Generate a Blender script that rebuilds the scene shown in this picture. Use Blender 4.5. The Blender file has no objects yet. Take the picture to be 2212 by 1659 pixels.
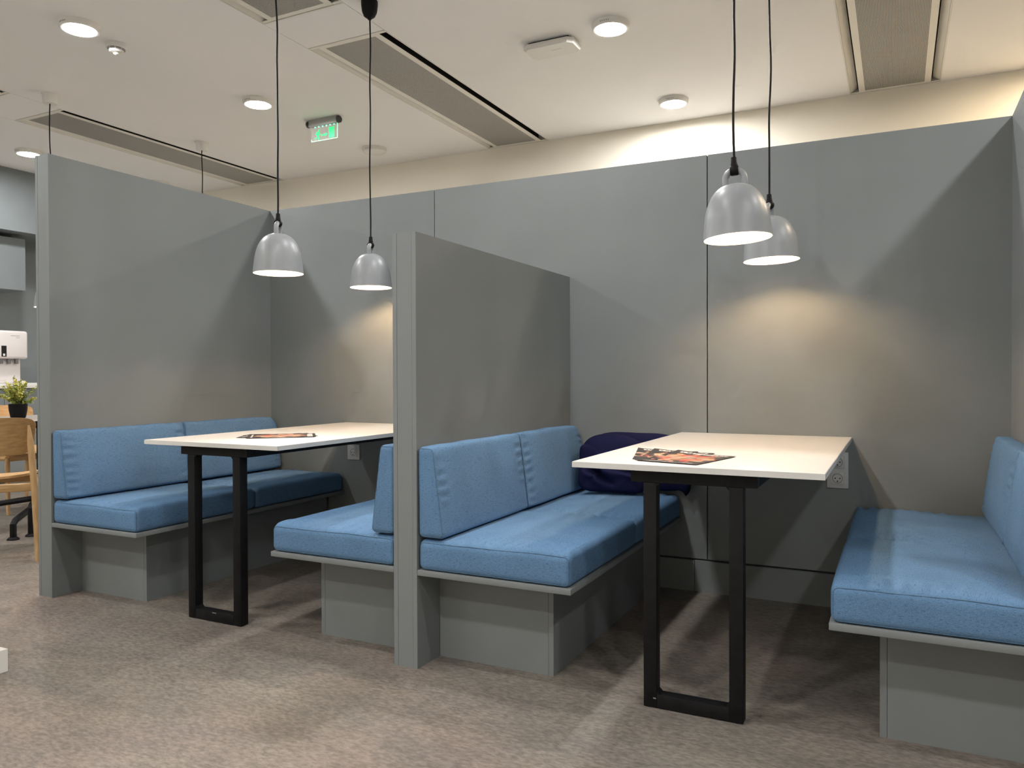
import bpy, bmesh, math, random
from mathutils import Vector, Matrix, noise

# ------------------------------------------------------------------ scene, camera, world, exposure
S = bpy.context.scene
COL = S.collection
V = Vector
PI = math.pi

def look_basis(yaw, pitch, roll):
    f = V((math.sin(yaw) * math.cos(pitch), math.cos(yaw) * math.cos(pitch), math.sin(pitch)))
    r = V((math.cos(yaw), -math.sin(yaw), 0))
    u = r.cross(f)
    r2 = math.cos(roll) * r + math.sin(roll) * u
    u2 = -math.sin(roll) * r + math.cos(roll) * u
    return r2, u2, f

cam = bpy.data.cameras.new('camera')
cam.sensor_fit = 'HORIZONTAL'; cam.sensor_width = 36.0
cam.lens = 36.0 * 1677.37 / 2212.0
cam.clip_start = 0.05
co = bpy.data.objects.new('camera', cam); COL.objects.link(co)
r_, u_, f_ = look_basis(-0.4609, -0.0109, -0.0034)
co.matrix_world = Matrix(((r_.x, u_.x, -f_.x, 1.4962), (r_.y, u_.y, -f_.y, -3.6791), (r_.z, u_.z, -f_.z, 1.0226), (0, 0, 0, 1)))
S.camera = co

W = bpy.data.worlds.new('world'); S.world = W; W.use_nodes = True
W.node_tree.nodes['Background'].inputs[0].default_value = (0.9, 0.95, 1.0, 1)
W.node_tree.nodes['Background'].inputs[1].default_value = 0.0

S.view_settings.view_transform = 'Standard'
S.view_settings.look = 'None'
S.view_settings.gamma = 1.0
S.view_settings.use_curve_mapping = False
S.view_settings.exposure = 0.0
S.cycles.max_bounces = 6
S.cycles.diffuse_bounces = 5
S.cycles.glossy_bounces = 2
S.cycles.adaptive_threshold = 0.1
S.cycles.adaptive_min_samples = 14

DOWNLIGHT_POWER = 282.0      # radiance of the ceiling discs
PENDANT_POWER = 690.0        # radiance of the pendant bulbs
DOWNLIGHT_COL = (1.0, 0.985, 0.975)
PENDANT_COL = (1.0, 0.65, 0.35)

ZC = 3.04                     # ceiling height
D = 1.414                     # depth of the booths (front edge at y = -D)
H = 2.054                     # tall panels
H2 = 1.523                    # low partition
XP1, XP3, TP = -2.012, 1.905, 0.097
YW = 2.46                     # far white wall

# ------------------------------------------------------------------ materials
MATS = {}

def mat(name, col, rough=0.6, metal=0.0, spec=0.4, emit=None, estr=0.0, alpha=1.0, trans=0.0):
    m = bpy.data.materials.new(name); m.use_nodes = True
    b = m.node_tree.nodes['Principled BSDF']
    b.inputs['Base Color'].default_value = (*col, 1)
    b.inputs['Roughness'].default_value = rough
    b.inputs['Metallic'].default_value = metal
    b.inputs['Specular IOR Level'].default_value = spec
    b.inputs['Transmission Weight'].default_value = trans
    if emit:
        b.inputs['Emission Color'].default_value = (*emit, 1)
        b.inputs['Emission Strength'].default_value = estr
    MATS[name] = m
    return m

def nodes(m):
    return m.node_tree.nodes, m.node_tree.links, m.node_tree.nodes['Principled BSDF']

def add_noise(m, scale, c1, c2, detail=4, bump=0.0, bscale=None, stretch=None, lo=0.3, hi=0.7, dist=0.001, coord='Object'):
    n, l, b = nodes(m)
    tc = n.new('ShaderNodeTexCoord')
    src = tc.outputs[coord]
    if stretch:
        mp = n.new('ShaderNodeMapping'); mp.inputs['Scale'].default_value = stretch
        l.new(src, mp.inputs[0]); src = mp.outputs[0]
    t = n.new('ShaderNodeTexNoise'); t.inputs['Scale'].default_value = scale; t.inputs['Detail'].default_value = detail
    l.new(src, t.inputs['Vector'])
    r = n.new('ShaderNodeValToRGB')
    r.color_ramp.elements[0].position = lo; r.color_ramp.elements[0].color = (*c1, 1)
    r.color_ramp.elements[1].position = hi; r.color_ramp.elements[1].color = (*c2, 1)
    l.new(t.outputs['Fac'], r.inputs[0]); l.new(r.outputs[0], b.inputs['Base Color'])
    if bump:
        t2 = n.new('ShaderNodeTexNoise'); t2.inputs['Scale'].default_value = bscale or scale * 4; t2.inputs['Detail'].default_value = 3
        l.new(src, t2.inputs['Vector'])
        bp = n.new('ShaderNodeBump'); bp.inputs['Strength'].default_value = bump; bp.inputs['Distance'].default_value = dist
        l.new(t2.outputs['Fac'], bp.inputs['Height']); l.new(bp.outputs[0], b.inputs['Normal'])
    return m

# painted board of the booths (cool grey), white paint, ceiling
add_noise(mat('paint_grey', (0.30, 0.325, 0.32), 0.55, spec=0.25), 2.2, (0.192, 0.209, 0.211), (0.212, 0.230, 0.232), 5, 0.15, 260, dist=0.0004)
add_noise(mat('paint_kitchen', (0.30, 0.33, 0.335), 0.5, spec=0.25), 2.0, (0.20, 0.225, 0.235), (0.22, 0.245, 0.255), 4, 0.1, 200, dist=0.0003)
add_noise(mat('paint_white', (0.80, 0.78, 0.73), 0.75, spec=0.15), 1.5, (0.91, 0.86, 0.75), (0.93, 0.88, 0.77), 4, 0.1, 180, dist=0.0004)
add_noise(mat('ceiling_white', (0.80, 0.79, 0.77), 0.85, spec=0.1), 1.2, (0.88, 0.88, 0.88), (0.90, 0.90, 0.90), 4, 0.15, 300, dist=0.0005)
mat('gap_dark', (0.02, 0.021, 0.021), 0.9, spec=0.05)
mat('joint_grey', (0.10, 0.11, 0.11), 0.9, spec=0.05)
add_noise(mat('laminate_white', (0.86, 0.84, 0.80), 0.38, spec=0.4), 3, (0.70, 0.68, 0.64), (0.72, 0.70, 0.66), 3, 0.05, 400, dist=0.0002)
add_noise(mat('laminate_edge', (0.74, 0.74, 0.72), 0.45, spec=0.35), 8, (0.60, 0.60, 0.58), (0.64, 0.64, 0.62), 3)
add_noise(mat('black_steel', (0.008, 0.008, 0.009), 0.5, spec=0.16), 30, (0.007, 0.007, 0.0075), (0.011, 0.011, 0.012), 4, 0.15, 500, dist=0.0003)
add_noise(mat('black_plastic', (0.008, 0.007, 0.008), 0.5, spec=0.12), 20, (0.006, 0.0055, 0.006), (0.010, 0.009, 0.010), 3)
mat('chip_steel', (0.30, 0.29, 0.27), 0.5, metal=0.4)
add_noise(mat('plastic_white', (0.78, 0.77, 0.74), 0.4), 4, (0.77, 0.76, 0.73), (0.80, 0.79, 0.76), 3)
add_noise(mat('vent_paint', (0.80, 0.78, 0.72), 0.5, spec=0.3), 4, (0.78, 0.76, 0.70), (0.82, 0.80, 0.74), 3)
add_noise(mat('lamp_grey', (0.42, 0.44, 0.45), 0.38, spec=0.45), 6, (0.240, 0.256, 0.268), (0.252, 0.268, 0.280), 3, 0.06, 300, dist=0.0002)
mat('lamp_inside', (0.66, 0.65, 0.62), 0.6, spec=0.2)
mat('diffuser_on', (0.9, 0.9, 0.88), 0.5, emit=DOWNLIGHT_COL, estr=DOWNLIGHT_POWER)
mat('diffuser_bright', (0.9, 0.9, 0.88), 0.5, emit=DOWNLIGHT_COL, estr=DOWNLIGHT_POWER * 1.55)
mat('diffuser_dim', (0.9, 0.9, 0.88), 0.5, emit=DOWNLIGHT_COL, estr=DOWNLIGHT_POWER * 0.8)
mat('diffuser_front', (0.9, 0.9, 0.88), 0.5, emit=DOWNLIGHT_COL, estr=DOWNLIGHT_POWER * 1.18)
mat('diffuser_warm', (0.9, 0.9, 0.88), 0.5, emit=(1.0, 0.80, 0.56), estr=DOWNLIGHT_POWER * 1.7)
mat('diffuser_off', (0.82, 0.81, 0.78), 0.45, spec=0.3)
mat('bulb_on', (0.9, 0.88, 0.84), 0.5, emit=PENDANT_COL, estr=PENDANT_POWER)
mat('socket_white_shaded', (0.55, 0.55, 0.53), 0.35, spec=0.4)  # white plastic, lowered in tone to hold the shadow of the table
mat('socket_well_shade', (0.33, 0.33, 0.32), 0.45, spec=0.3)  # shade of the recess painted on as a darker ring and flat disc
mat('hole_black', (0.01, 0.01, 0.01), 0.8)
mat('alu_grey', (0.42, 0.42, 0.41), 0.45, metal=0.15)
mat('cap_dark', (0.06, 0.06, 0.058), 0.5)
mat('exit_green', (0.0, 0.5, 0.12), 0.5, emit=(0.0, 0.80, 0.16), estr=0.85)
mat('exit_edge', (0.4, 0.9, 0.6), 0.4, emit=(0.35, 1.0, 0.58), estr=0.75)
mat('exit_led', (0.4, 0.95, 0.8), 0.4, emit=(0.22, 1.0, 0.72), estr=1.3)
mat('acrylic', (0.93, 0.97, 0.95), 0.06, spec=0.5, trans=0.0)
mat('sensor_led', (0.7, 0.7, 0.66), 0.15)
mat('dispenser_white', (0.80, 0.76, 0.76), 0.35, spec=0.4)
mat('dispenser_grey', (0.20, 0.20, 0.21), 0.5)
mat('print_grey', (0.52, 0.50, 0.50), 0.5)
mat('print_red', (0.45, 0.08, 0.08), 0.5)
mat('table_grey', (0.26, 0.25, 0.24), 0.4)
mat('soil', (0.03, 0.02, 0.015), 0.95)
add_noise(mat('leaf', (0.22, 0.26, 0.05), 0.55, spec=0.3), 14, (0.12, 0.17, 0.02), (0.66, 0.62, 0.16), 3, lo=0.38, hi=0.62)
mat('stem', (0.12, 0.15, 0.04), 0.7)
mat('counter_white', (0.80, 0.80, 0.79), 0.35)
mat('floor_dummy', (0.4, 0.34, 0.29))

# clear acrylic: mostly see-through
m = MATS['acrylic']; n, l, b = nodes(m)
tr = n.new('ShaderNodeBsdfTransparent'); mx = n.new('ShaderNodeMixShader'); mx.inputs[0].default_value = 0.04
l.new(tr.outputs[0], mx.inputs[1]); l.new(b.outputs[0], mx.inputs[2]); l.new(mx.outputs[0], n['Material Output'].inputs[0])

# floor: mottled greige vinyl
m = mat('floor_vinyl', (0.40, 0.34, 0.29), 0.48, spec=0.3); n, l, b = nodes(m)
tc = n.new('ShaderNodeTexCoord')
def ntex(scale, detail, rough=0.6, vec=None):
    t = n.new('ShaderNodeTexNoise'); t.inputs['Scale'].default_value = scale; t.inputs['Detail'].default_value = detail; t.inputs['Roughness'].default_value = rough
    l.new(vec or tc.outputs['Object'], t.inputs['Vector']); return t
mp = n.new('ShaderNodeMapping'); mp.inputs['Scale'].default_value = (1.0, 2.2, 1.0); mp.inputs['Rotation'].default_value = (0, 0, 0.35)
l.new(tc.outputs['Object'], mp.inputs[0])
t1 = ntex(48, 5, 0.6, mp.outputs[0]); t2 = ntex(3.2, 4, 0.55, mp.outputs[0]); t3 = ntex(1.1, 2)
r1 = n.new('ShaderNodeValToRGB')
r1.color_ramp.elements[0].position = 0.32; r1.color_ramp.elements[0].color = (0.133, 0.119, 0.102, 1)
r1.color_ramp.elements[1].position = 0.70; r1.color_ramp.elements[1].color = (0.266, 0.240, 0.206, 1)
l.new(t1.outputs['Fac'], r1.inputs[0])
r2 = n.new('ShaderNodeValToRGB')
r2.color_ramp.elements[0].position = 0.35; r2.color_ramp.elements[0].color = (0.87, 0.87, 0.87, 1)
r2.color_ramp.elements[1].position = 0.66; r2.color_ramp.elements[1].color = (1.10, 1.08, 1.05, 1)
l.new(t2.outputs['Fac'], r2.inputs[0])
mu = n.new('ShaderNodeMixRGB'); mu.blend_type = 'MULTIPLY'; mu.inputs[0].default_value = 1.0
l.new(r1.outputs[0], mu.inputs[1]); l.new(r2.outputs[0], mu.inputs[2])
r3 = n.new('ShaderNodeValToRGB')
r3.color_ramp.elements[0].position = 0.42; r3.color_ramp.elements[0].color = (1.0, 1.0, 1.0, 1)
r3.color_ramp.elements[1].position = 0.68; r3.color_ramp.elements[1].color = (1.05, 0.965, 0.975, 1)
l.new(t3.outputs['Fac'], r3.inputs[0])
mu2 = n.new('ShaderNodeMixRGB'); mu2.blend_type = 'MULTIPLY'; mu2.inputs[0].default_value = 1.0
l.new(mu.outputs[0], mu2.inputs[1]); l.new(r3.outputs[0], mu2.inputs[2]); l.new(mu2.outputs[0], b.inputs['Base Color'])
bp = n.new('ShaderNodeBump'); bp.inputs['Strength'].default_value = 0.12; bp.inputs['Distance'].default_value = 0.001
l.new(t1.outputs['Fac'], bp.inputs['Height']); l.new(bp.outputs[0], b.inputs['Normal'])

# blue heathered upholstery
def fabric(name, dark, mid, light, fuzz=0.3, bump=0.2, slub=0.8):
    m = mat(name, mid, 0.9, spec=0.12); n, l, b = nodes(m)
    tc = n.new('ShaderNodeTexCoord')
    def nz(stretch, det=2):
        mp = n.new('ShaderNodeMapping'); mp.inputs['Scale'].default_value = stretch
        l.new(tc.outputs['Object'], mp.inputs[0])
        t = n.new('ShaderNodeTexNoise'); t.inputs['Scale'].default_value = 1.0; t.inputs['Detail'].default_value = det
        l.new(mp.outputs[0], t.inputs['Vector']); return t.outputs['Fac']
    def ramp(fac, p0, c0, p1, c1):
        r = n.new('ShaderNodeValToRGB')
        r.color_ramp.elements[0].position = p0; r.color_ramp.elements[0].color = (*c0, 1)
        r.color_ramp.elements[1].position = p1; r.color_ramp.elements[1].color = (*c1, 1)
        l.new(fac, r.inputs[0]); return r.outputs[0]
    def mul(a, b_):
        k = n.new('ShaderNodeMixRGB'); k.blend_type = 'MULTIPLY'; k.inputs[0].default_value = 1
        l.new(a, k.inputs[1]); l.new(b_, k.inputs[2]); return k.outputs[0]
    side = nz((75, 75, 620)); top = nz((620, 75, 75)); weave = nz((700, 700, 700)); big = nz((5, 5, 5))
    ge = n.new('ShaderNodeNewGeometry'); vt = n.new('ShaderNodeVectorTransform'); vt.vector_type = 'NORMAL'; vt.convert_from = 'WORLD'; vt.convert_to = 'OBJECT'
    l.new(ge.outputs['Normal'], vt.inputs[0]); sp = n.new('ShaderNodeSeparateXYZ'); l.new(vt.outputs[0], sp.inputs[0])
    ab = n.new('ShaderNodeMath'); ab.operation = 'ABSOLUTE'; l.new(sp.outputs[2], ab.inputs[0])
    gt = n.new('ShaderNodeMath'); gt.operation = 'GREATER_THAN'; gt.inputs[1].default_value = 0.7; l.new(ab.outputs[0], gt.inputs[0])
    mx = n.new('ShaderNodeMix'); mx.data_type = 'FLOAT'; l.new(gt.outputs[0], mx.inputs[0]); l.new(side, mx.inputs[2]); l.new(top, mx.inputs[3])
    d = tuple(1 - slub * (1 - a / max(c, 1e-6)) for a, c in zip(dark, mid))
    col = ramp(weave, 0.30, tuple(0.5 * (a + c) for a, c in zip(dark, mid)), 0.68, light)
    col = mul(col, ramp(mx.outputs[0], 0.30, d, 0.44, (1, 1, 1)))
    col = mul(col, ramp(big, 0.3, (0.93, 0.93, 0.93), 0.7, (1.05, 1.05, 1.05)))
    l.new(col, b.inputs['Base Color'])
    bp = n.new('ShaderNodeBump'); bp.inputs['Strength'].default_value = bump; bp.inputs['Distance'].default_value = 0.001
    l.new(weave, bp.inputs['Height']); l.new(bp.outputs[0], b.inputs['Normal'])
    b.inputs['Sheen Weight'].default_value = fuzz; b.inputs['Sheen Roughness'].default_value = 0.5
    b.inputs['Sheen Tint'].default_value = (*light, 1)
    return m
fabric('fabric_blue', (0.046, 0.100, 0.182), (0.117, 0.222, 0.368), (0.150, 0.270, 0.438), fuzz=0.15)
fabric('piping_blue', (0.05, 0.10, 0.17), (0.09, 0.17, 0.27), (0.12, 0.21, 0.32), fuzz=0.1)
fabric('fabric_navy', (0.0045, 0.005, 0.020), (0.0080, 0.0088, 0.040), (0.013, 0.0140, 0.058), 0.12, 0.8, 0.3)

# woods
def wood(name, c1, c2, axis_scale):
    m = mat(name, c1, 0.42, spec=0.35); n, l, b = nodes(m)
    tc = n.new('ShaderNodeTexCoord'); mp = n.new('ShaderNodeMapping'); mp.inputs['Scale'].default_value = axis_scale
    l.new(tc.outputs['Object'], mp.inputs[0])
    t = n.new('ShaderNodeTexNoise'); t.inputs['Scale'].default_value = 9; t.inputs['Detail'].default_value = 6
    l.new(mp.outputs[0], t.inputs['Vector'])
    r = n.new('ShaderNodeValToRGB')
    r.color_ramp.elements[0].position = 0.35; r.color_ramp.elements[0].color = (*c1, 1)
    r.color_ramp.elements[1].position = 0.7; r.color_ramp.elements[1].color = (*c2, 1)
    l.new(t.outputs['Fac'], r.inputs[0]); l.new(r.outputs[0], b.inputs['Base Color'])
    return m
wood('oak', (0.42, 0.25, 0.105), (0.56, 0.36, 0.17), (1, 8, 8))
wood('oak_leg', (0.44, 0.27, 0.12), (0.58, 0.38, 0.19), (8, 8, 1))

# perforated sheet of the ceiling vents: rows of small dark holes
m = mat('perforated', (0.42, 0.41, 0.38), 0.5, spec=0.3); n, l, b = nodes(m)
tc = n.new('ShaderNodeTexCoord'); sp = n.new('ShaderNodeSeparateXYZ'); l.new(tc.outputs['Object'], sp.inputs[0])
def sinw(out, k):
    a = n.new('ShaderNodeMath'); a.operation = 'MULTIPLY'; a.inputs[1].default_value = k; l.new(out, a.inputs[0])
    s = n.new('ShaderNodeMath'); s.operation = 'SINE'; l.new(a.outputs[0], s.inputs[0]); return s.outputs[0]
q = n.new('ShaderNodeMath'); q.operation = 'MULTIPLY'
l.new(sinw(sp.outputs[0], PI / 0.0075), q.inputs[0]); l.new(sinw(sp.outputs[1], PI / 0.0075), q.inputs[1])
ab = n.new('ShaderNodeMath'); ab.operation = 'ABSOLUTE'; l.new(q.outputs[0], ab.inputs[0])
r = n.new('ShaderNodeValToRGB')
r.color_ramp.elements[0].position = 0.28; r.color_ramp.elements[0].color = (0.56, 0.54, 0.50, 1)
r.color_ramp.elements[1].position = 0.42; r.color_ramp.elements[1].color = (0.10, 0.10, 0.095, 1)
l.new(ab.outputs[0], r.inputs[0]); l.new(r.outputs[0], b.inputs['Base Color'])

# printed leaflet: dark cover with a dish in the middle, rows of print (object space, sheet 0.21 x 0.297)
def leaflet_mat(name, seed):
    m = mat(name, (0.05, 0.04, 0.04), 0.3, spec=0.5); n, l, b = nodes(m)
    tc = n.new('ShaderNodeTexCoord')
    mp = n.new('ShaderNodeMapping'); mp.inputs['Location'].default_value = (seed, seed * 0.7, 0)
    l.new(tc.outputs['Object'], mp.inputs[0])
    vo = n.new('ShaderNodeTexVoronoi'); vo.inputs['Scale'].default_value = 36; l.new(mp.outputs[0], vo.inputs['Vector'])
    r = n.new('ShaderNodeValToRGB'); r.color_ramp.interpolation = 'CONSTANT'
    cols = [(0.0, (0.60, 0.30, 0.16)), (0.25, (0.62, 0.42, 0.30)), (0.42, (0.65, 0.09, 0.07)), (0.6, (0.40, 0.17, 0.09)), (0.75, (0.75, 0.48, 0.25)), (0.88, (0.10, 0.05, 0.04))]
    r.color_ramp.elements[0].color = (*cols[0][1], 1); r.color_ramp.elements[1].position = cols[1][0]; r.color_ramp.elements[1].color = (*cols[1][1], 1)
    for p_, c_ in cols[2:]:
        e = r.color_ramp.elements.new(p_); e.color = (*c_, 1)
    sc_ = n.new('ShaderNodeSeparateColor'); l.new(vo.outputs['Color'], sc_.inputs[0]); l.new(sc_.outputs[0], r.inputs[0])
    # dish mask: an ellipse a little off centre
    sp = n.new('ShaderNodeSeparateXYZ'); l.new(tc.outputs['Object'], sp.inputs[0])
    def mth(op, a, b_=None, v=None):
        k = n.new('ShaderNodeMath'); k.operation = op
        l.new(a, k.inputs[0])
        if b_ is not None: l.new(b_, k.inputs[1])
        if v is not None: k.inputs[1].default_value = v
        return k.outputs[0]
    x = mth('DIVIDE', mth('ADD', sp.outputs[0], v=-0.004), v=0.100); y = mth('DIVIDE', mth('ADD', sp.outputs[1], v=0.002), v=0.105)
    wob = n.new('ShaderNodeTexNoise'); wob.inputs['Scale'].default_value = 26; wob.inputs['Detail'].default_value = 1
    l.new(mp.outputs[0], wob.inputs['Vector'])
    d = mth('ADD', mth('ADD', mth('POWER', x, v=2.0), mth('POWER', y, v=2.0)), mth('MULTIPLY', mth('ADD', wob.outputs['Fac'], v=-0.5), v=2.6))
    # POWER of a negative base by 2 is fine
    mask = mth('LESS_THAN', d, v=1.0)
    mix = n.new('ShaderNodeMixRGB'); l.new(mask, mix.inputs[0]); mix.inputs[1].default_value = (0.045, 0.035, 0.032, 1); l.new(r.outputs[0], mix.inputs[2])
    # two rows of pale print near the top edge: broken strokes
    st = n.new('ShaderNodeTexNoise'); st.inputs['Scale'].default_value = 160; st.inputs['Detail'].default_value = 0
    l.new(tc.outputs['Object'], st.inputs['Vector'])
    stroke = mth('GREATER_THAN', st.outputs['Fac'], v=0.42)
    band = mth('MULTIPLY', mth('GREATER_THAN', sp.outputs[1], v=0.112), mth('LESS_THAN', sp.outputs[1], v=0.136))
    bx_ = mth('LESS_THAN', mth('ABSOLUTE', sp.outputs[0]), v=0.085)
    band2 = mth('MULTIPLY', mth('GREATER_THAN', sp.outputs[1], v=-0.132), mth('LESS_THAN', sp.outputs[1], v=-0.124))
    bb = mth('MULTIPLY', mth('MULTIPLY', mth('ADD', band, band2), bx_), stroke)
    mix2 = n.new('ShaderNodeMixRGB'); l.new(bb, mix2.inputs[0]); l.new(mix.outputs[0], mix2.inputs[1]); mix2.inputs[2].default_value = (0.85, 0.80, 0.74, 1)
    l.new(mix2.outputs[0], b.inputs['Base Color'])
    return m
for i in range(3): leaflet_mat('leaflet_%d' % i, i * 1.37)

# ------------------------------------------------------------------ mesh helpers
def bx(bm, x0, x1, y0, y1, z0, z1, bev=0.0, seg=2):
    vs = [bm.verts.new((x, y, z)) for x in (x0, x1) for y in (y0, y1) for z in (z0, z1)]
    q = [(0, 1, 3, 2), (4, 6, 7, 5), (0, 4, 5, 1), (2, 3, 7, 6), (0, 2, 6, 4), (1, 5, 7, 3)]
    fs = [bm.faces.new([vs[i] for i in a]) for a in q]
    if bev:
        es = {e for f in fs for e in f.edges}
        bmesh.ops.bevel(bm, geom=list(es), offset=bev, segments=seg, affect='EDGES', profile=0.5)
    return bm

def lathe(bm, prof, seg=32, c=(0, 0, 0), cap0=False, cap1=False):
    rings = []
    for r, z in prof:
        if r < 1e-6:
            rings.append([bm.verts.new((c[0], c[1], c[2] + z))])
        else:
            rings.append([bm.verts.new((c[0] + r * math.cos(2 * PI * i / seg), c[1] + r * math.sin(2 * PI * i / seg), c[2] + z)) for i in range(seg)])
    for a, b in zip(rings, rings[1:]):
        for i in range(seg):
            j = (i + 1) % seg
            if len(a) == 1 and len(b) == 1: continue
            if len(a) == 1: bm.faces.new((a[0], b[j], b[i]))
            elif len(b) == 1: bm.faces.new((a[i], a[j], b[0]))
            else: bm.faces.new((a[i], a[j], b[j], b[i]))
    if cap0 and len(rings[0]) > 1: bm.faces.new(list(reversed(rings[0])))
    if cap1 and len(rings[-1]) > 1: bm.faces.new(rings[-1])
    return bm

def tube(bm, pts, r, seg=10, closed=False, taper=None):
    pts = [V(p) for p in pts]; n_ = len(pts); rings = []
    prev = None
    for i, p in enumerate(pts):
        if closed: t = pts[(i + 1) % n_] - pts[i - 1]
        else: t = pts[min(i + 1, n_ - 1)] - pts[max(i - 1, 0)]
        t.normalize()
        if prev is None:
            a = V((0, 0, 1)) if abs(t.z) < 0.9 else V((1, 0, 0))
            nn = t.cross(a).normalized()
        else:
            nn = (prev - t * prev.dot(t)).normalized()
        prev = nn; bb = t.cross(nn)
        rr = r if taper is None else r * taper[i]
        rings.append([bm.verts.new(p + rr * (math.cos(2 * PI * k / seg) * nn + math.sin(2 * PI * k / seg) * bb)) for k in range(seg)])
    prs = list(zip(rings, rings[1:])) + ([(rings[-1], rings[0])] if closed else [])
    for a, b in prs:
        for k in range(seg):
            bm.faces.new((a[k], a[(k + 1) % seg], b[(k + 1) % seg], b[k]))
    if not closed:
        bm.faces.new(list(reversed(rings[0]))); bm.faces.new(rings[-1])
    return bm

def prism(bm, poly, z0, z1, axis='z'):
    def P(a, b, c): return (a, b, c) if axis == 'z' else ((a, c, b) if axis == 'y' else (c, a, b))
    lo = [bm.verts.new(P(a, b, z0)) for a, b in poly]; hi = [bm.verts.new(P(a, b, z1)) for a, b in poly]
    k = len(poly)
    bm.faces.new(lo); bm.faces.new(list(reversed(hi)))
    for i in range(k): bm.faces.new((lo[i], hi[i], hi[(i + 1) % k], lo[(i + 1) % k]))
    return bm

def obj(name, bm, m, parent=None, loc=(0, 0, 0), rot=(0, 0, 0), smooth=False, angle=40):
    bmesh.ops.recalc_face_normals(bm, faces=bm.faces)
    me = bpy.data.meshes.new(name); bm.to_mesh(me); bm.free()
    me.materials.append(MATS[m])
    if smooth:
        me.polygons.foreach_set('use_smooth', [True] * len(me.polygons))
        if hasattr(me, 'set_sharp_from_angle'): me.set_sharp_from_angle(angle=math.radians(angle))
    o = bpy.data.objects.new(name, me); COL.objects.link(o)
    o.location = loc; o.rotation_euler = rot
    if parent is not None: o.parent = parent
    return o

def box_obj(name, m, x0, x1, y0, y1, z0, z1, parent=None, bev=0.0):
    """box whose origin lies at its own centre"""
    cx, cy, cz = (x0 + x1) / 2, (y0 + y1) / 2, (z0 + z1) / 2
    bm = bmesh.new(); bx(bm, x0 - cx, x1 - cx, y0 - cy, y1 - cy, z0 - cz, z1 - cz, bev)
    o = obj(name, bm, m, None, (cx, cy, cz), smooth=bev > 0, angle=30)
    if parent is not None:
        o.parent = parent; o.location = V((cx, cy, cz)) - V(parent.location) if parent.rotation_euler.z == 0 else V((cx, cy, cz))
    return o

def empty(name, loc=(0, 0, 0), rz=0.0):
    o = bpy.data.objects.new(name, None); COL.objects.link(o); o.location = loc; o.rotation_euler = (0, 0, rz)
    o.empty_display_size = 0.05
    return o

def tag(o, label=None, cat=None, group=None, kind=None):
    if label: o['label'] = label
    if cat: o['category'] = cat
    if group: o['group'] = group
    if kind: o['kind'] = kind
    return o

def dup(root, loc, rz=0.0, label=None, group=None):
    r = root.copy(); COL.objects.link(r); r.location = loc; r.rotation_euler = (0, 0, rz)
    if label: r['label'] = label
    if group: r['group'] = group
    for ch in list(root.children):
        c = ch.copy(); COL.objects.link(c); c.parent = r
        for g in list(ch.children):
            d = g.copy(); COL.objects.link(d); d.parent = c
    return r

def struct(o, label, cat):
    return tag(o, label, cat, kind='structure')

# ------------------------------------------------------------------ room shell
XL, XR, YF = -6.75, 4.6, -6.6
struct(box_obj('floor', 'floor_vinyl', XL, XR, YF, YW, -0.1, 0.0), 'mottled greige vinyl floor running under the booths', 'floor')
struct(box_obj('wall_back', 'paint_white', XL, XR, YW, YW + 0.12, 0, ZC + 0.3), 'cream white far wall seen above the grey booth panels', 'wall')
struct(box_obj('wall_left', 'paint_kitchen', XL - 0.12, XL, YF, YW, 0, ZC + 0.3), 'grey kitchen wall behind the water dispenser', 'wall')
struct(box_obj('wall_right', 'paint_grey', XR, XR + 0.12, YF, YW, 0, ZC + 0.3), 'unseen grey side wall of the room', 'wall')  # unseen wall, greyed to lessen the ambient bounce
struct(box_obj('wall_front', 'paint_white', XL, XR, YF - 0.12, YF, 0, ZC + 0.3), 'white wall opposite the booths', 'wall')

# ceiling with openings for the vent strips
VW = 0.576
VX = [-4.722, -1.763, 1.184]
VY = [(-2.68, -0.30), (0.07, 2.45)]
bm = bmesh.new()
xs = [XL]
for vx in VX: xs += [vx, vx + VW]
xs.append(XR)
for i in range(0, len(xs), 2): bx(bm, xs[i], xs[i + 1], YF, YW, ZC, ZC + 0.06)
for vx in VX:
    bx(bm, vx, vx + VW, YF, -2.68, ZC, ZC + 0.06)
    bx(bm, vx, vx + VW, 2.45, YW, ZC, ZC + 0.06)
bx(bm, XL, XR, YF, YW, ZC + 0.2, ZC + 0.25)
ceil = struct(obj('ceiling', bm, 'ceiling_white'), 'flat white plaster ceiling with recessed air vents', 'ceiling')
for vx in VX:
    o = box_obj('cover_plate', 'ceiling_white', vx + 0.004, vx + VW - 0.004, -0.296, 0.066, ZC, ZC + 0.03, ceil)

# booth back panelling: three big boards above a plinth board
back = empty('wall_booth'); struct(back, 'tall grey panelled wall closing the backs of both booths', 'wall')
G = 0.0025
for x0, x1 in ((XP1 - TP, -0.808), (-0.808, 0.695), (0.695, XP3 + TP)):
    box_obj('panel', 'paint_grey', x0 + G, x1 - G, 0, 0.019, 0.152, H, back)
for x0, x1 in ((XP1, -0.87), (-0.87, 0.638), (0.638, XP3)):
    box_obj('plinth_board', 'paint_grey', x0 + 0.001, x1 - 0.001, -0.016, 0.004, 0.0, 0.145, back)
box_obj('backing', 'joint_grey', XP1 - TP, XP3 + TP, 0.02, 0.06, 0.0, H - 0.02, back)
box_obj('top_cap', 'paint_grey', XP1 - TP, XP3 + TP, 0.0195, 0.08, H - 0.018, H, back)
box_obj('rear_board', 'paint_grey', XP1 - TP, XP3 + TP, 0.061, 0.08, 0.0, H - 0.02, back)

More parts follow.
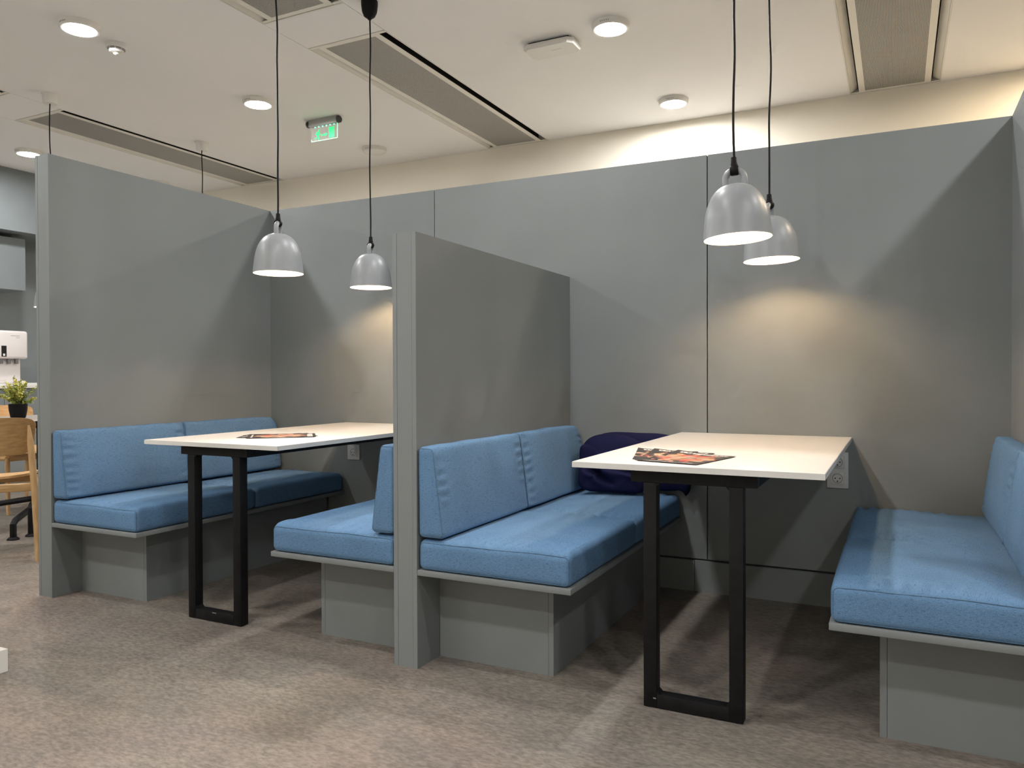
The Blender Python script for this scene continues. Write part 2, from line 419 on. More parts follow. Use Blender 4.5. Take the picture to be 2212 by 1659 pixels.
# ------------------------------------------------------------------ booth partitions
def partition(label, x1, h, y_back=-0.0005):
    """x1 = right face; two side boards, core end strip and top strip"""
    e = empty('partition', (x1 - TP / 2, -D / 2, 0)); tag(e, label, 'partition', 'booth partitions')
    t = 0.017; x0 = x1 - TP
    box_obj('side_board', 'paint_grey', x0, x0 + t, -D, y_back, 0, h, e)
    box_obj('side_board', 'paint_grey', x1 - t, x1, -D, y_back, 0, h, e)
    g = 0.0008
    box_obj('end_strip', 'paint_grey', x0 + t + g, x1 - t - g, -D + 0.0006, -D + 0.02, 0, h - 0.0006, e)
    box_obj('top_strip', 'paint_grey', x0 + t + g, x1 - t - g, -D + 0.021, y_back, h - 0.02, h - 0.0006, e)
    return e
partition('tall grey partition at the left end of the booths, beside the kitchen', XP1, H)
partition('low grey partition between the two booths', 0.0, H2)
partition('tall grey partition at the right picture edge', XP3 + TP, H)

# ------------------------------------------------------------------ benches
ZB = 0.347
def bench(label, xface, s):
    """s = +1: bench extends to +x from the partition face at xface"""
    e = empty('bench', (xface + s * 0.29, -D / 2, 0)); tag(e, label, 'bench', 'built-in booth benches')
    def X(a, b): return (xface + s * a, xface + s * b) if s > 0 else (xface + s * b, xface + s * a)
    a, b = X(0.001, 0.575)
    box_obj('seat_board', 'paint_grey', a, b, -D, -0.017, ZB - 0.019, ZB, e, 0.0012)
    a, b = X(0.0015, 0.452 - 0.019)
    box_obj('end_panel', 'paint_grey', a, b, -D + 0.148, -D + 0.167, 0, ZB - 0.0195, e)
    a, b = X(0.452 - 0.018, 0.452)
    box_obj('front_panel', 'paint_grey', a, b, -D + 0.148, -0.018, 0, ZB - 0.0195, e)
    return e
bench('grey bench base along the tall left partition', XP1, 1)
bench('grey bench base on the left side of the low middle partition', -TP, -1)
bench('grey bench base on the right side of the low middle partition', 0.0, 1)
bench('grey bench base along the partition at the right edge', XP3, -1)

# ------------------------------------------------------------------ cushions
def fnoise(p, s, o=0.0):
    return noise.noise(V((p[0] * s + o, p[1] * s - o * 0.7, p[2] * s + o * 0.31)))

def grid_axis(half, r, n_mid, n_edge=4):
    """coordinates along one axis, denser in the rounded edges"""
    a = [-half + r * (1 - math.cos(PI / 2 * i / n_edge)) for i in range(n_edge)]
    mid = [-(half - r) + 2 * (half - r) * i / n_mid for i in range(n_mid + 1)]
    return a + mid + [-v for v in reversed(a)]

def soft_block(hx, hy, hz, rx, shape, nx=10, ny=22, nz=4):
    """rounded block; shape(p) deforms a point"""
    ax, ay, az = grid_axis(hx, rx, nx), grid_axis(hy, rx, ny), grid_axis(hz, rx, nz)
    bm = bmesh.new(); cache = {}
    def vert(x, y, z):
        k = (round(x, 6), round(y, 6), round(z, 6))
        if k in cache: return cache[k]
        ix = max(-(hx - rx), min(hx - rx, x)); iy = max(-(hy - rx), min(hy - rx, y)); iz = max(-(hz - rx), min(hz - rx, z))
        d = V((x - ix, y - iy, z - iz))
        if d.length > 1e-9:
            m_ = max(abs(d.x), abs(d.y), abs(d.z)); d = d.normalized() * (rx if m_ >= rx - 1e-7 else d.length)
        p = V((ix, iy, iz)) + d
        v = bm.verts.new(shape(p)); cache[k] = v; return v
    def face(A, B, fn):
        for i in range(len(A) - 1):
            for j in range(len(B) - 1):
                bm.faces.new((vert(*fn(A[i], B[j])), vert(*fn(A[i + 1], B[j])), vert(*fn(A[i + 1], B[j + 1])), vert(*fn(A[i], B[j + 1]))))
    face(ax, ay, lambda a, b: (a, b, -hz)); face(ax, ay, lambda a, b: (a, b, hz))
    face(ax, az, lambda a, b: (a, -hy, b)); face(ax, az, lambda a, b: (a, hy, b))
    face(ay, az, lambda a, b: (-hx, a, b)); face(ay, az, lambda a, b: (hx, a, b))
    return bm

CL = (D - 0.02) / 2           # cushion length along the bench
def seat_cushion(label, xface, s, k, seed):
    hx, hy, hz = 0.2835, CL / 2 - 0.001, (0.0535 if k == 0 else 0.0510)
    yc = -D + 0.002 + CL * (k + 0.5)
    xc = xface + s * (0.004 + hx)
    rnd = random.Random(seed); o1 = rnd.uniform(0, 50)
    def shape(p):
        u, v, w = p.x / hx, p.y / hy, p.z / hz
        top = max(0.0, w)
        b = 0.013 * (1 - u * u) ** 0.6 * (1 - abs(v) ** 4) if abs(u) < 1 and abs(v) < 1 else 0
        b *= max(0.0, min(1.0, (u + 0.62) / 0.5))
        dz = top * b
        # puckers next to the end seams and soft dents on the seat
        en = max(0.0, (abs(v) - 0.72) / 0.28)
        dz += top * max(0.0, min(1.0, (u + 0.62) / 0.3)) * (0.0075 * en * (1 - en) * 4 * math.sin(p.x * 125 + 2.0 * fnoise(p, 9, o1)) * (0.5 + fnoise(p, 5, o1 + 9)))
        dz += top * 0.007 * fnoise(p, 4.2, o1) * (1 - abs(u) ** 3) * max(0.0, min(1.0, (u + 0.62) / 0.4))
        ed = max(0.0, (abs(v) - 0.90) / 0.10); dz -= top * 0.009 * ed * ed
        sx = 1 + 0.012 * (1 - w * w) * (1 - abs(v) ** 3)
        # the front (aisle side of the bench) is a little fuller
        return V((s * p.x * sx, p.y + 0.0004 * (1 - w * w) * (1 if v > 0 else -1) * (abs(v) > .8), p.z + dz))
    bm = soft_block(hx, hy, hz, 0.021, shape, 44, 36, 4)
    o = obj('seat_cushion', bm, 'fabric_blue', None, (xc, yc, ZB + 0.0005 + hz), smooth=True, angle=180)
    tag(o, label, 'cushion', 'blue bench cushions')
    for sg in (-1, 1):
        pts = []
        q = 0.021 * 0.30
        loop = rounded_loop(hx - q, hz - q, 0.016)
        for a, c in loop:
            p = shape(V((a, sg * (hy - q), c))); pts.append(p)
        bm = bmesh.new(); tube(bm, pts, 0.0021, 6, closed=True)
        obj('piping', bm, 'piping_blue', o, smooth=True, angle=180)
    return o

def rounded_loop(a, b, r, n_=4, m_=12):
    pts = []
    cs = [(a - r, b - r, 0), (-(a - r), b - r, PI / 2), (-(a - r), -(b - r), PI), (a - r, -(b - r), 1.5 * PI)]
    for i, (cx, cy, t0) in enumerate(cs):
        arc = [(cx + r * math.cos(t0 + PI / 2 * k / n_), cy + r * math.sin(t0 + PI / 2 * k / n_)) for k in range(n_ + 1)]
        pts += arc
        nx_, ny_, t1 = cs[(i + 1) % 4]
        e = (nx_ + r * math.cos(t1), ny_ + r * math.sin(t1))
        for k in range(1, m_):
            f = k / m_
            pts.append((arc[-1][0] * (1 - f) + e[0] * f, arc[-1][1] * (1 - f) + e[1] * f))
    return pts

def back_cushion(label, xface, s, k, seed):
    hx, hy, hz = 0.05, CL / 2 - 0.001, 0.158
    yc = -D + 0.002 + CL * (k + 0.5)
    xc = xface + s * 0.003
    rnd = random.Random(seed); o1 = rnd.uniform(0, 50)
    far = (k == 1)
    def shape(p):
        u, v, w = (p.x + hx) / (2 * hx), p.y / hy, (p.z + hz) / (2 * hz)
        th = 0.102 * (1 - w) + 0.057 * w
        bul = 0.010 * (1 - abs(v) ** 4) * (1 - abs(2 * w - 1) ** 3) if abs(v) < 1 else 0
        en = max(0.0, (abs(v) - 0.80) / 0.20)
        wr = 0.0055 * en * (1 - en) * 4 * math.sin(p.z * 165 + 2.5 * fnoise(p, 8, o1)) * (0.4 + fnoise(p, 6, o1 + 4))
        x = u * (th + bul) + u * (wr + 0.004 * fnoise(p, 4.5, o1))
        z = p.z + 0.004 * fnoise(p, 7, o1 + 20) * max(0, w - 0.8) * 5
        y = p.y
        if far and v > 0.75 and w > 0.72:      # rounded upper corner at the wall
            a = (v - 0.75) / 0.25; c = (w - 0.72) / 0.28
            z -= 0.040 * a * a * c * a
            y -= 0.012 * a * c * c
        return V((s * x, y, z))
    bm = soft_block(hx, hy, hz, 0.018, shape, 4, 40, 36)
    o = obj('back_cushion', bm, 'fabric_blue', None, (xc, yc, 0.4565 + hz + 0.003), smooth=True, angle=180)
    tag(o, label, 'cushion', 'blue bench cushions')
    for sg in (-1, 1):
        q = 0.018 * 0.30
        pts = [shape(V((a, sg * (hy - q), c))) for a, c in rounded_loop(hx - q, hz - q, 0.014)]
        bm = bmesh.new(); tube(bm, pts, 0.0021, 6, closed=True)
        obj('piping', bm, 'piping_blue', o, smooth=True, angle=180)
    return o

names = {'A': 'bench along the tall partition', 'C': 'bench left of the low partition', 'B': 'bench right of the low partition', 'D': 'bench at the right picture edge'}
sd = 1
for key, xf, s in (('A', XP1, 1), ('C', -TP, -1), ('B', 0.0, 1), ('D', XP3, -1)):
    for k, end in ((0, 'aisle'), (1, 'wall')):
        seat_cushion('blue seat cushion at the %s end of the %s' % (end, names[key]), xf, s, k, sd); sd += 1
        back_cushion('blue wedge back cushion at the %s end of the %s' % (end, names[key]), xf, s, k, sd); sd += 1

# ------------------------------------------------------------------ navy pillows in the corner of the right booth
def pillow(label, w, h, t, loc, rot, folds, seed, sag=0.0, droop=0.0):
    n_ = 34; bm = bmesh.new(); grid = {}
    rnd = random.Random(seed); o1 = rnd.uniform(0, 40)
    for side in (1, -1):
        for i in range(n_ + 1):
            for j in range(n_ + 1):
                u = -1 + 2 * i / n_; v = -1 + 2 * j / n_
                edge = i in (0, n_) or j in (0, n_)
                if edge and side == -1: grid[(side, i, j)] = grid[(1, i, j)]; continue
                # outline: corners pulled in a bit, edges slightly concave
                mm_ = max(abs(u), abs(v)); l5 = (abs(u) ** 5 + abs(v) ** 5) ** 0.2 if mm_ > 0 else 1
                pu = u * (mm_ / l5 if mm_ > 0 else 1) * (1 - 0.03 * (1 - v * v)); pv = v * (mm_ / l5 if mm_ > 0 else 1) * (1 - 0.03 * (1 - u * u))
                th = t * ((1 - abs(u) ** 3.2) * (1 - abs(v) ** 3.2)) ** 0.5
                p = V((pu * w / 2, 0, pv * h / 2))
                y = side * th / 2
                if side == 1:
                    for (ax, az, bx2, bz, amp, wid) in folds:
                        a = V((ax, az)); b2 = V((bx2, bz)); q = V((u, v)); ab_ = b2 - a
                        tt = max(0, min(1, (q - a).dot(ab_) / ab_.length_squared)); dd = (q - a - ab_ * tt).length
                        bend = 1 - (2 * tt - 1) ** 2
                        y -= amp * math.exp(-(dd / wid) ** 2) * (0.35 + bend) * (th / t)
                        y += amp * 0.5 * math.exp(-((dd - 2 * wid) / (wid * 1.3)) ** 2) * bend * (th / t)
                    y += 0.008 * fnoise(p, 9, o1) * (th / t)
                p.y = -y
                p.z -= sag * (u * u) * max(0, v)
                if droop:
                    st_ = 0.2 if v > 0.6 else (0.74 if v < 0 else 0.74 - 0.9 * v)
                    if u > st_: p.z -= droop * ((u - st_) / (1 - st_)) ** 2
                p += V((0.006 * fnoise(p, 6, o1 + 3), 0, 0.006 * fnoise(p, 6, o1 + 7)))
                grid[(side, i, j)] = bm.verts.new(p)
    for side in (1, -1):
        for i in range(n_):
            for j in range(n_):
                f = [grid[(side, i, j)], grid[(side, i + 1, j)], grid[(side, i + 1, j + 1)], grid[(side, i, j + 1)]]
                bm.faces.new(f)
    o = obj('throw_pillow', bm, 'fabric_navy', None, loc, rot, smooth=True, angle=180)
    tag(o, label, 'pillow', 'navy pillows on the bench')
    return o
pillow('navy fleece pillow leaning on the booth wall behind the table corner', 0.49, 0.275, 0.085, (0.395, -0.066, 0.610), (-0.06, 0.0, 0.0), [(-0.6, -0.4, 0.9, -0.2, 0.02, 0.09)], 5, 0.0, 0.035)
pillow('folded navy fleece pillow tucked against the blue back cushion', 0.335, 0.285, 0.095, (0.292, -0.190, 0.607), (-0.14, 0.05, 0.16), [(-0.95, -0.05, 0.1, -0.72, 0.040, 0.10), (-0.55, 0.05, 0.95, -0.30, 0.040, 0.10)], 8, 0.05)

# ------------------------------------------------------------------ tables
def table(label, cx, w, yn):
    e = empty('booth_table', (cx, -0.7, 0)); tag(e, label, 'table', 'white booth tables')
    x0, x1 = cx - w / 2, cx + w / 2
    top = box_obj('tabletop', 'laminate_white', x0, x1, yn, -0.002, 0.731, 0.75, e, 0.0012)
    # edge banding as thin strips around the board
    for a in ((x0 - 0.0008, x1 + 0.0008, yn - 0.001, yn, 0.7318, 0.7488), (x0 - 0.001, x0, yn, -0.002, 0.7318, 0.7488), (x1, x1 + 0.001, yn, -0.002, 0.7318, 0.7488)):
        c = box_obj('edge_band', 'laminate_edge', *a)
        c.parent = top; c.location = V(c.location) - V(top.location) - V(e.location)
    yf = yn + 0.029
    px0, px1 = cx - 0.150, cx + 0.150
    t = 0.041
    box_obj('leg', 'black_steel', px0, px0 + t, yf, yf + t, 0.002, 0.6925, e, 0.002)
    box_obj('leg', 'black_steel', px1 - t, px1, yf, yf + t, 0.002, 0.6925, e, 0.002)
    box_obj('foot_bar', 'black_steel', px0 + t, px1 - t, yf, yf + t, 0.002, 0.043, e, 0.002)
    box_obj('top_bar', 'black_steel', cx - 0.189, cx + 0.189, yf, yf + t, 0.693, 0.7305, e, 0.002)
    for s in (-1, 1):
        a = cx + s * 0.189 - (t if s > 0 else 0)
        box_obj('rail', 'black_steel', a, a + t, yf + t + 0.0005, -0.006, 0.693, 0.7305, e, 0.002)
    # corner gussets
    for s in (-1, 1):
        xx = px0 + t if s < 0 else px1 - t
        for zz, dz in ((0.043, 1), (0.6925, -1)):
            bm = bmesh.new(); k = 0.010
            prism(bm, [(0, 0), (-s * k, 0), (0, dz * k)], 0, t - 0.004, axis='y')
            obj('gusset', bm, 'black_steel', e, (xx - cx, yf + 0.002 + 0.7, zz))
    return e
T2 = table('white table with black steel frame in the right booth', 0.945, 0.746, -1.390)
T1 = table('white table with black steel frame in the left booth', -1.05, 0.756, -1.375)
# chipped paint marks on the feet
for (cx, yn, dx, dz, w_) in ((0.945, -1.390, -0.115, 0.031, 0.009), (-1.05, -1.375, 0.0, 0.0385, 0.022)):
    bm = bmesh.new(); bx(bm, -w_ / 2, w_ / 2, -0.0003, 0.0003, -0.0018, 0.0018)
    p = T2 if cx > 0 else T1
    obj('paint_chip', bm, 'chip_steel', p, (dx, yn + 0.0286 + 0.7, dz))

# ------------------------------------------------------------------ leaflets on the tables
def leaflet(label, group, cx, cy, ang, lift, k, curl=0.0, z=0.7506):
    bm = bmesh.new(); nx_, ny_ = 8, 10; hw, hl = 0.105, 0.1485
    up, lo = {}, {}
    for i in range(nx_ + 1):
        for j in range(ny_ + 1):
            x = -hw + 2 * hw * i / nx_; y = -hl + 2 * hl * j / ny_
            zz = curl * max(0, (y / hl - x / hw) / 2 - 0.15) ** 2
            up[i, j] = bm.verts.new((x, y, zz + 0.0006)); lo[i, j] = bm.verts.new((x, y, zz))
    for i in range(nx_):
        for j in range(ny_):
            bm.faces.new((up[i, j], up[i + 1, j], up[i + 1, j + 1], up[i, j + 1])); bm.faces.new((lo[i, j], lo[i, j + 1], lo[i + 1, j + 1], lo[i + 1, j]))
    per = [(i, 0) for i in range(nx_)] + [(nx_, j) for j in range(ny_)] + [(i, ny_) for i in range(nx_, 0, -1)] + [(0, j) for j in range(ny_, 0, -1)]
    for a, b in zip(per, per[1:] + per[:1]): bm.faces.new((up[a], up[b], lo[b], lo[a]))
    o = obj('leaflet', bm, 'leaflet_%d' % k, None, (cx, cy, z + lift), (0, 0, ang))
    return tag(o, label, 'leaflet', group)
g = 'food leaflets fanned out on the right table'
leaflet('bottom leaflet of the fan on the right table, its corner nearest the low partition', g, 0.795, -1.090, 0.237, 0.0, 0, 0.014)
leaflet('middle leaflet of the fan on the right table', g, 0.835, -1.120, 0.06, 0.0009, 1, 0.014)
leaflet('top leaflet of the fan on the right table, pointing at the table edge', g, 0.884, -1.175, -0.22, 0.0018, 2, 0.014)
g = 'food leaflets spread on the left table'
leaflet('lowest leaflet of the pile on the left table', g, -1.040, -0.965, -PI / 2 + 0.95, 0.0, 2, 0.0)
leaflet('middle leaflet of the pile on the left table, its tip showing at the left', g, -1.045, -0.985, -PI / 2 + 0.50, 0.0009, 1, 0.0)
leaflet('top leaflet of the pile on the left table, red and black', g, -1.012, -0.985, -PI / 2 + 0.727, 0.0018, 0, 0.0)

# ------------------------------------------------------------------ wall sockets
def socket_plate(label, cx, cz, n_):
    h = 0.071 * (n_ - 1) + 0.088
    e = empty('wall_socket', (cx, -0.0005, cz)); tag(e, label, 'socket')
    bm = bmesh.new(); bx(bm, -0.044, 0.044, -0.009, 0, -h / 2, h / 2, 0.003)
    obj('cover', bm, 'socket_white_shaded', e, smooth=True)
    for i in range(n_):
        z = (i - (n_ - 1) / 2) * 0.071
        bm = bmesh.new()
        bx(bm, -0.027, 0.027, -0.0125, -0.0092, z - 0.027, z + 0.027, 0.002)
        ins = obj('insert', bm, 'socket_white_shaded', e, smooth=True)
        bm = bmesh.new()
        lathe(bm, [(0.0215, 0.0), (0.0205, 0.0015), (0.0185, 0.0012), (0.018, -0.001)], 28)
        lathe(bm, [(0.018, -0.0003), (0, -0.0003)], 28)
        o = obj('well', bm, 'socket_well_shade', ins, (0, -0.0126, z), (PI / 2, 0, 0), smooth=True)
        for hx_, hz_ in ((-0.0095, 0), (0.0095, 0), (0, -0.0125)):
            bm = bmesh.new(); lathe(bm, [(0.0028, 0.0), (0.0028, 0.0008), (0, 0.0008)], 12)
            obj('pin_hole', bm, 'hole_black', ins, (hx_, -0.0126, z + hz_), (PI / 2, 0, 0))
    return e
socket_plate('shaded double wall socket just under the right table', 1.262, 0.604, 2)
socket_plate('shaded single wall socket under the left table', -1.369, 0.575, 1)

# ------------------------------------------------------------------ bell pendants
BELL = [(0.1130, 0.0), (0.1122, 0.004), (0.1090, 0.034), (0.1055, 0.066), (0.0995, 0.096), (0.0900, 0.124), (0.0765, 0.148), (0.0600, 0.166), (0.0410, 0.177), (0.0200, 0.1825), (0.0, 0.1835)]
def smooth_profile(pr, k=4):
    out = []
    for i in range(len(pr) - 1):
        p0 = pr[max(i - 1, 0)]; p1 = pr[i]; p2 = pr[i + 1]; p3 = pr[min(i + 2, len(pr) - 1)]
        for q in range(k):
            t = q / k
            out.append(tuple(max(0.0, 0.5 * (2 * b + (c - a) * t + (2 * a - 5 * b + 4 * c - d) * t * t + (3 * b - a - 3 * c + d) * t ** 3)) for a, b, c, d in zip(p0, p1, p2, p3)))
    return out + [pr[-1]]
BELL = BELL[:1] + smooth_profile(BELL[1:], 4)
def pendant(label, x, y, z, rz, tilt, canopy, group='grey bell pendants', seed=0, cat='pendant lamp'):
    e = empty('pendant_lamp', (x, y, z)); tag(e, label, cat, group)
    R = Matrix.Rotation(tilt[0], 3, V((math.cos(tilt[1]), math.sin(tilt[1]), 0)))
    pv = V((0, 0, 0.238))                                   # hangs from here
    def T(bm):
        M = Matrix.Translation(pv) @ R.to_4x4() @ Matrix.Rotation(rz, 4, 'Z') @ Matrix.Translation(-pv)
        bmesh.ops.transform(bm, matrix=M, verts=bm.verts); return bm
    bm = bmesh.new(); lathe(bm, BELL, 64)
    inner = [(max(0, r - 0.0025), zz if i == 0 else zz - 0.0025) for i, (r, zz) in enumerate(BELL)]
    sh = obj('shade', T(bm), 'lamp_grey', e, smooth=True, angle=60)
    bm = bmesh.new(); lathe(bm, [(0.1125, 0.0)] + inner[0:], 64)
    obj('shade_lining', T(bm), 'lamp_inside', sh, smooth=True, angle=60)
    # carrying loop
    pts = [(-0.0305, 0, 0.165), (-0.0305, 0, 0.190)]
    pts += [(0.0305 * math.cos(PI - PI * k / 12), 0, 0.203 + 0.0275 * math.sin(PI * k / 12)) for k in range(13)]
    pts += [(0.0305, 0, 0.190), (0.0305, 0, 0.165)]
    bm = bmesh.new(); tube(bm, pts, 0.0108, 14)
    obj('loop', T(bm), 'lamp_grey', e, smooth=True, angle=60)
    # black collar gripping the loop, then the strain relief
    bm = bmesh.new(); lathe(bm, [(0.0, -0.0135), (0.0150, -0.0135), (0.0170, -0.010), (0.0170, 0.010), (0.0150, 0.0135), (0, 0.0135)], 20)
    bmesh.ops.transform(bm, matrix=Matrix.Translation(V((0, 0, 0.2300))) @ Matrix.Rotation(PI / 2, 4, 'Y'), verts=bm.verts)
    obj('collar', T(bm), 'black_plastic', e, smooth=True)
    bm = bmesh.new(); lathe(bm, [(0.012, 0.242), (0.0122, 0.248), (0.0105, 0.256), (0.0092, 0.274), (0, 0.274)], 16, cap0=True)
    obj('strain_relief', T(bm), 'black_plastic', e, smooth=True)
    # bulb with its holder
    bm = bmesh.new(); lathe(bm, [(0.0, 0.041), (0.008, 0.0418), (0.0145, 0.0455), (0.0180, 0.053), (0.0185, 0.064), (0.0170, 0.077), (0.0140, 0.088), (0.0, 0.088)], 12)
    obj('bulb', T(bm), 'bulb_on', e, smooth=True)
    bm = bmesh.new(); lathe(bm, [(0.0, 0.0885), (0.016, 0.0885), (0.020, 0.096), (0.020, 0.165), (0, 0.165)], 16)
    obj('bulb_holder', T(bm), 'plastic_white', e, smooth=True)
    # cord, gently wavy, up to the canopy
    rnd = random.Random(seed)
    z0, z1 = 0.272, ZC - z - 0.055
    pts = []; k_ = 26
    for i in range(k_ + 1):
        f = i / k_; env = math.sin(PI * f) ** 0.5 if 0 < f < 1 else 0
        zz = z0 + (z1 - z0) * f
        pts.append((env * 0.011 * noise.noise(V((seed * 3.1, 0, zz * 4.2))), env * 0.011 * noise.noise(V((0, seed * 3.1 + 7, zz * 4.2))), zz))
    bm = bmesh.new(); tube(bm, pts, 0.0040, 8)
    obj('cord', bm, 'black_plastic', e, smooth=True)
    c = ZC - z
    if canopy == 'black':
        prof = [(0.0, c - 0.098), (0.010, c - 0.098), (0.0115, c - 0.090), (0.020, c - 0.088), (0.030, c - 0.080), (0.040, c - 0.058), (0.0445, c - 0.020), (0.0445, c - 0.0005)]
        mname = 'black_plastic'
    else:
        prof = [(0.0, c - 0.068), (0.044, c - 0.068), (0.046, c - 0.062), (0.050, c - 0.010), (0.058, c - 0.0005)]
        mname = 'plastic_white'
    bm = bmesh.new(); lathe(bm, prof, 28, cap1=True)
    obj('canopy', bm, mname, e, smooth=True)
    return e
pendant('grey bell pendant nearer the camera over the left table', -1.050, -0.958, 1.494, math.radians(-63), (0.0, 0), 'black', seed=1)
pendant('grey bell pendant over the wall end of the left table, beside the low partition edge', -1.055, -0.252, 1.500, math.radians(-72), (0.0, 0), 'black', seed=2)
pendant('large-looking grey bell pendant nearest the camera over the right table', 1.004, -1.005, 1.478, math.radians(4), (0.05, -1.75), 'black', seed=3)
pendant('grey bell pendant over the wall end of the right table, partly behind the nearer one', 1.020, -0.320, 1.494, math.radians(80), (0.035, -1.75), 'black', seed=4)
pendant('bell pendant with white canopy over the kitchen table, its shade behind the tall left partition', -3.925, -0.16, 1.520, 0.4, (0, 0), 'white', 'pendants over the kitchen table', 5)
pendant('bell pendant with white canopy further back in the kitchen, only its cord above the partition', -3.88, 1.15, 1.520, 0.9, (0, 0), 'white', 'pendants over the kitchen table', 6)

# ------------------------------------------------------------------ round ceiling lights
def downlight(label, x, y, on=True, lit='diffuser_on'):
    e = empty('ceiling_light', (x, y, ZC)); tag(e, label, 'ceiling light', 'round ceiling lights')
    bm = bmesh.new(); lathe(bm, [(0.108, 0.0), (0.108, -0.010), (0.104, -0.030), (0.098, -0.034), (0.090, -0.0335), (0.0885, -0.031)], 40)
    housing = obj('housing', bm, 'plastic_white', e, smooth=True, angle=35)
    bm = bmesh.new(); lathe(bm, [(0.0885, -0.0315), (0.0, -0.0360)], 28)
    obj('diffuser', bm, lit if on else 'diffuser_off', e, smooth=True, angle=60)
    for k in range(5):
        a = -PI / 2 - 0.22 + 0.11 * k + (0.0)
        bm = bmesh.new(); bx(bm, -0.0012, 0.0012, -0.0006, 0.0006, -0.004, 0.004)
        obj('vent_slit', bm, 'gap_dark', housing, (0.1062 * math.cos(a), 0.1062 * math.sin(a), -0.020), (0, 0, a + PI / 2))
    return e
LX = [-5.42, -2.70, 0.015, 2.73]
spots = {
    (-2.70, -0.777): 'lit round ceiling light in the upper left corner, beside the smoke detector',
    (-2.70, 0.606): 'lit round ceiling light left of the exit sign, beside the pendant cord',
    (-5.45, 0.630): 'lit round ceiling light over the kitchen, touching the tall left partition',
    (0.015, 0.590): 'lit round ceiling light beside the flat wireless access point',
    (0.020, 1.974): 'lit round ceiling light near the far wall, left of the right pendant cords',
}
for (x, y), lab in spots.items(): downlight(lab, x, y, True, 'diffuser_bright' if x > -4 else 'diffuser_on')
downlight('unlit round ceiling light between the exit sign and the long vent', -2.664, 1.972, False)
downlight('unlit round ceiling light peeking over the tall left partition', -5.38, 1.93, False)
hid = [(x, y) for y in (-2.165, -3.55, -4.93) for x in LX] + [(-5.42, -0.78), (0.015, -0.78), (2.73, -0.78)]
for x, y in hid:
    downlight('round ceiling light outside the picture, over the aisle or the booths', x, y, True, 'diffuser_front' if y < -3 else ('diffuser_dim' if x > -1 and x < 1 else 'diffuser_on'))

for x, y in ((2.73, 0.60), (2.73, 1.97)):
    downlight('warm round ceiling light outside the picture behind the right booth', x, y, True, 'diffuser_warm')

# ------------------------------------------------------------------ ceiling vents
def vent(label, vx, y0, y1):
    yc = (y0 + y1) / 2; L = y1 - y0; hl = L / 2
    e = empty('ceiling_vent', (vx + VW / 2, yc, ZC)); tag(e, label, 'air vent', 'long ceiling air vents')
    h = VW / 2
    # thin outer trim
    bm = bmesh.new()
    for a in ((-h + 0.001, -h + 0.007, -hl + 0.001, hl - 0.001), (h - 0.007, h - 0.001, -hl + 0.001, hl - 0.001), (-h + 0.007, h - 0.007, -hl + 0.001, -hl + 0.007), (-h + 0.007, h - 0.007, hl - 0.007, hl - 0.001)):
        bx(bm, *a, -0.002, 0.03)
    obj('outer_trim', bm, 'vent_paint', e)
    # dark duct above
    bm = bmesh.new(); bx(bm, -h + 0.008, h - 0.008, -hl + 0.008, hl - 0.008, 0.12, 0.125)
    for s in (-1, 1): bx(bm, s * 0.20 - 0.004, s * 0.20 + 0.004, -hl + 0.03, hl - 0.03, 0.0045, 0.12)
    obj('duct', bm, 'gap_dark', e)
    # sloping deflectors outside the two slots
    for s in (-1, 1):
        bm = bmesh.new()
        prism(bm, [(s * (h - 0.008), 0.0), (s * (h - 0.008), 0.10), (s * 0.237, 0.10), (s * 0.237, 0.036)], -hl + 0.008, hl - 0.008, axis='y')
        obj('deflector', bm, 'vent_paint', e)
    # rails round the perforated sheet
    pw, rw = 0.186, 0.040
    for s in (-1, 1):
        a = sorted((s * pw, s * (pw + rw)))
        bm = bmesh.new(); bx(bm, a[0], a[1], -hl + 0.012, hl - 0.012, 0.0, 0.004, 0.0005); obj('rail', bm, 'vent_paint', e)
        bm = bmesh.new(); b0 = sorted((s * (hl - 0.012), s * (hl - 0.045))); bx(bm, -pw, pw, b0[0], b0[1], 0.0, 0.004, 0.0005); obj('end_rail', bm, 'vent_paint', e)
    bm = bmesh.new(); bx(bm, -pw, pw, -hl + 0.046, hl - 0.046, 0.001, 0.003)
    obj('perforated_sheet', bm, 'perforated', e)
    # slot ends
    for s in (-1, 1):
        for q in (-1, 1):
            a = sorted((s * (pw + rw), s * (h - 0.008))); b0 = sorted((q * (hl - 0.008), q * (hl - 0.028)))
            bm = bmesh.new(); bx(bm, a[0] + 0.0005, a[1] - 0.0005, b0[0], b0[1], 0.0005, 0.005); obj('slot_end', bm, 'vent_paint', e)
    return e
vent('long perforated ceiling vent in the middle, ending at the far wall', VX[1], *VY[1])
vent('ceiling vent cut by the top picture edge, crossed by the left pendant cord', VX[1], *VY[0])
vent('long perforated ceiling vent above the tall left partition', VX[0], *VY[1])
vent('ceiling vent whose dark slot just shows at the left picture edge', VX[0], *VY[0])
vent('broad perforated ceiling vent in the upper right', VX[2], *VY[1])
vent('ceiling vent outside the picture above the right booth aisle', VX[2], *VY[0])

